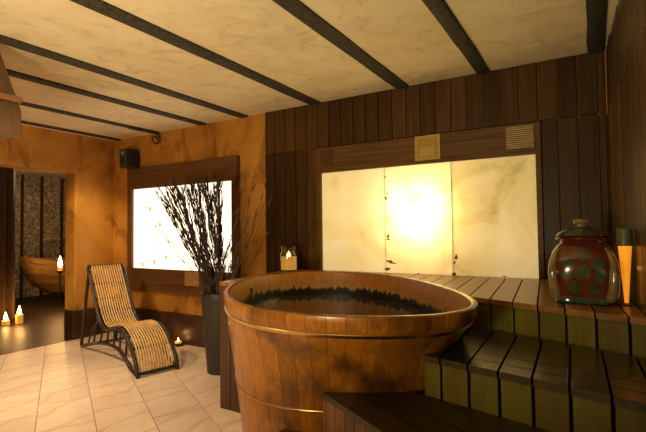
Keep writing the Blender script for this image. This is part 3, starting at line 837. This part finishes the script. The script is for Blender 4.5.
# ------------------------------------------------------------------ speaker, hook, hood
sk = thing('wall_speaker', 'small black loudspeaker on the orange wall near the corner', 'speaker', (-5.07, 3.6, 2.14))
b = MB(); b.box(-5.125, -4.985, 3.52, 3.70, 2.155, 2.395); b.build('cabinet', M['black'], sk, smooth=0, bevel=.008)
b = MB(); b.box(-5.119, -4.991, 3.514, 3.522, 2.162, 2.388); fc = b.build('front_panel', M['speaker_face'], sk, smooth=0)
for z, r in ((2.235, .045), (2.335, .022)):
    b = MB(); n = 28
    b.loft([[(-5.055+rr*math.cos(2*PI*i/n), yy, z+rr*math.sin(2*PI*i/n)) for i in range(n)] for rr, yy in ((r, 3.5145), (r, 3.508), (r*.8, 3.507), (r*.35, 3.5125), (r*.3, 3.508))])
    b.build('speaker_cone', M['grey_metal'] if r < .03 else M['black'], fc, smooth=50)
b = MB(); b.box(-5.08, -5.03, 3.69, YB, 2.24, 2.33); b.build('wall_bracket', M['black'], sk, smooth=0)
# curled iron hook
b = MB(); pts = []
for i in range(26):
    a = PI/2-i*2*PI/20; rr = .072-.0019*i
    pts.append((-4.61, 3.655+rr*math.cos(a)*1.0, CEIL-.105+rr*math.sin(a)))
hk = [(-4.63, 3.3, CEIL-.033), (-4.62, 3.5, CEIL-.033)]+pts
b.tube(catmull(hk, 3), .011, 8); o = b.build('scroll_hook', M['beam'], smooth=60); tag(o, 'dark curled scroll hook at the ceiling batten end above the speaker', 'hook')
# angled hood at the left edge
hd = thing('hanging_hood', 'dark angled wooden hood hanging from the ceiling at left', 'hood', (-3.35, 1.40, 1.94))
HX = -2.995
b = MB()
b.loft([[(-3.75, 1.1, 1.93), (HX, 1.1, 1.93), (HX, 1.395, 1.93), (-3.75, 1.395, 1.93)], [(-3.75, 1.1, 2.09), (HX-.015, 1.1, 2.09), (HX-.015, 1.395, 2.09), (-3.75, 1.395, 2.09)],
        [(-3.65, 1.14, CEIL), (HX-.28, 1.14, CEIL), (HX-.28, 1.36, CEIL), (-3.65, 1.36, CEIL)]])
b.build('hood_body', M['hood'], hd, smooth=0, bevel=.006)
b = MB(); b.obox((-3.36, 1.25, 2.135), (.335, 0, .025), (0, .155, 0), (-.002, 0, .018)); b.build('copper_band', M['hood_in'], hd, smooth=0)

# ------------------------------------------------------------------ alcove furnishings
# boat-shaped wooden bath seen through the opening
BC = Vector((-9.25, 5.60, 0))
bt = thing('wooden_bath', 'curved wooden bath of horizontal planks in the candlelit alcove', 'bathtub', tuple(BC))
b = MB(); rows = 9
def hull(u, v):
    """u along the length (-1..1), v 0 at keel .. 1 at the rim"""
    half = 1.3*math.sqrt(max(.02, 1-(1-v)**2.4)); wid = .42*(.35+.65*v**.6)
    y = BC.y+half*u; x = BC.x+wid*math.sqrt(max(0, 1-abs(u)**2.6))
    z = -.004+.72*v+.19*abs(u)**2*v
    return Vector((x, y, z))
for r in range(rows):
    v0, v1 = r/rows+.008, (r+1)/rows-.004; rings = []
    for i in range(41):
        u = -1+2*i/40
        p0, p1 = hull(u, v0), hull(u, v1)
        rings.append([p0, p1, Vector((2*BC.x-p1.x, p1.y, p1.z)) if abs(u) > .999 else p1-Vector((.03, 0, 0)), p0-Vector((.03, 0, 0))])
    b.loft(rings)
    rings = [[Vector((2*BC.x-p.x, p.y, p.z)) for p in ring] for ring in rings]
b2 = b
b2.build('hull_planks', M['wood_alcove'], bt, smooth=40)
b = MB(); b.loft([[hull(-1+2*i/40, .97)+Vector((-.02, 0, 0)) for i in range(41)]+[BC+Vector((-.3, 1.0, .70)), BC+Vector((-.3, -1.0, .70))],
                  [hull(-1+2*i/40, .97)+Vector((-.02, 0, .03)) for i in range(41)]+[BC+Vector((-.3, 1.0, .73)), BC+Vector((-.3, -1.0, .73))]])
b.build('top_cover', M['wood_alcove'], bt, smooth=30)
b = MB(); b.box(BC.x-.25, BC.x+.02, BC.y-.45, BC.y+.45, -.004, .06); b.build('plinth', M['batten'], bt, smooth=0)
KC = (-8.4, 4.57, -.004)
t = thing('candle_stand', 'bright lit candle on a thin dark stand before the alcove bath', 'candle', KC)
b = MB(); b.lathe([(.09, 0), (.09, .012), (.014, .03), (.011, .35), (.014, .60), (.05, .625), (.062, .655), (.0005, .65)], KC, 20); b.build('stand', M['cane'], t, smooth=50)
b = MB(); b.lathe([(.042, .651), (.042, .72), (.0005, .72)], KC, 20); b.build('wax', M['wax'], t, smooth=50)
b = MB(); b.lathe([(.0005, .72), (.032, .74), (.042, .775), (.022, .86), (.0005, .93)], KC, 14); b.build('flame', M['flame_far'], t, smooth=60)
# curtain just inside the opening
b = MB(); n = 70
top = []; rings = []
for z in (0.02, .5, 1.2, 2.0, CEIL-.03):
    ring = []
    for i in range(n+1):
        y = lerp(2.30, 3.52, i/n); ring.append((-7.75+.05*math.sin(i*.85+.3*z)+.015*math.sin(i*2.1), y, z))
    for i in range(n, -1, -1):
        y = lerp(2.30, 3.52, i/n); ring.append((-7.765+.05*math.sin(i*.85+.3*z)+.015*math.sin(i*2.1), y, z))
    rings.append(ring)
b.loft(rings); o = b.build('curtain', M['curtain'], smooth=60); tag(o, 'brown gathered curtain hanging in the alcove at the left edge', 'curtain')

# ------------------------------------------------------------------ lights
def light(kind, name, loc, energy, color, size=.1, rot=None, spot=None, blend=.5, sy=None):
    l = bpy.data.lights.new(name, kind); l.energy = energy; l.color = color
    if kind == 'AREA':
        l.size = size
        if sy: l.shape = 'RECTANGLE'; l.size_y = sy
    else: l.shadow_soft_size = size
    if kind == 'SPOT': l.spot_size = math.radians(spot); l.spot_blend = blend
    o = bpy.data.objects.new(name, l); COL.objects.link(o); o.location = loc
    if rot: o.rotation_euler = rot
    return o
def aim(o, p): o.rotation_euler = (Vector(p)-o.location).to_track_quat('-Z', 'Y').to_euler()
# lamp inside the onyx box: the hot spot
l = light('AREA', 'box_lamp', (-1.30, YB+.13, 1.47), 9, (1, .92, .66), .44); l.rotation_euler = (-PI/2, 0, 0)
# ceiling downlights in the front part of the room (outside the picture)
for x, y, e, tx, ty in ((-3.4, 1.2, 250, -3.9, 2.2), (-4.7, 1.2, 200, -4.9, 2.2), (-2.6, .5, 170, -2.6, 1.9)):
    l = light('SPOT', 'downlight', (x, y, CEIL-.06), e, (1, .79, .48), .06, spot=84, blend=.8); aim(l, (tx, ty, 0))
# uplights that wash the ceiling
l = light('SPOT', 'uplight', (-1.0, -.9, .9), 250, (1, .85, .48), .2, spot=115, blend=.9); aim(l, (-1.3, 1.2, CEIL))
l = light('SPOT', 'uplight', (-2.0, -.6, .6), 170, (1, .77, .48), .2, spot=130, blend=.9); aim(l, (-3.4, 1.2, CEIL))
l = light('SPOT', 'wall_washer', (-4.5, 2.3, CEIL-.06), 130, (1, .74, .36), .05, spot=42, blend=.9); aim(l, (XL, 3.45, 1.25))
# candle light
for p, e in (((-8.36, 4.55, .82), 16), ((-7.36, 3.43, .28), 4), ((-7.4, 3.27, .2), 1.5), ((-2.505, 3.52, Z1+.15), .5), ((-4.27, 3.60, .11), .5), ((.140, 2.62, Z1+.18), .15)):
    light('POINT', 'candle_light', p, e, (1, .50, .15), .02)
light('POINT', 'alcove_fill', (-8.0, 4.2, 2.3), 40, (1, .72, .40), .1)  # added light without a fixture, brightens the alcove wallpaper

w = bpy.data.worlds.new('world'); S.world = w; w.use_nodes = True
w.node_tree.nodes['Background'].inputs[0].default_value = (.012, .008, .004, 1); w.node_tree.nodes['Background'].inputs[1].default_value = 1

# ------------------------------------------------------------------ camera
f = 447.; d1 = Vector((-743, -24, -f)).normalized(); d2_ = Vector((269, -12, -f)).normalized()
Y = d2_; X = -(d1-Y*d1.dot(Y)); X.normalize(); Z = X.cross(Y)
Rm = Matrix((X, Y, Z))          # camera axes to room axes
cam = bpy.data.cameras.new('camera'); co = bpy.data.objects.new('camera', cam); COL.objects.link(co)
co.matrix_world = Matrix.Translation((0, 0, CAMZ)) @ Rm.to_4x4()
cam.sensor_width = 36; cam.lens = 36*f/646; cam.clip_start = .02
S.camera = co
S.view_settings.view_transform = 'Standard'; S.view_settings.look = 'None'; S.view_settings.exposure = 0; S.view_settings.gamma = 1
S.view_settings.use_curve_mapping = False
S.cycles.use_denoising = True; S.cycles.max_bounces = 8; S.cycles.diffuse_bounces = 4; S.cycles.glossy_bounces = 4; S.cycles.transmission_bounces = 8
S.cycles.caustics_reflective = False; S.cycles.caustics_refractive = False; S.cycles.sample_clamp_indirect = 4
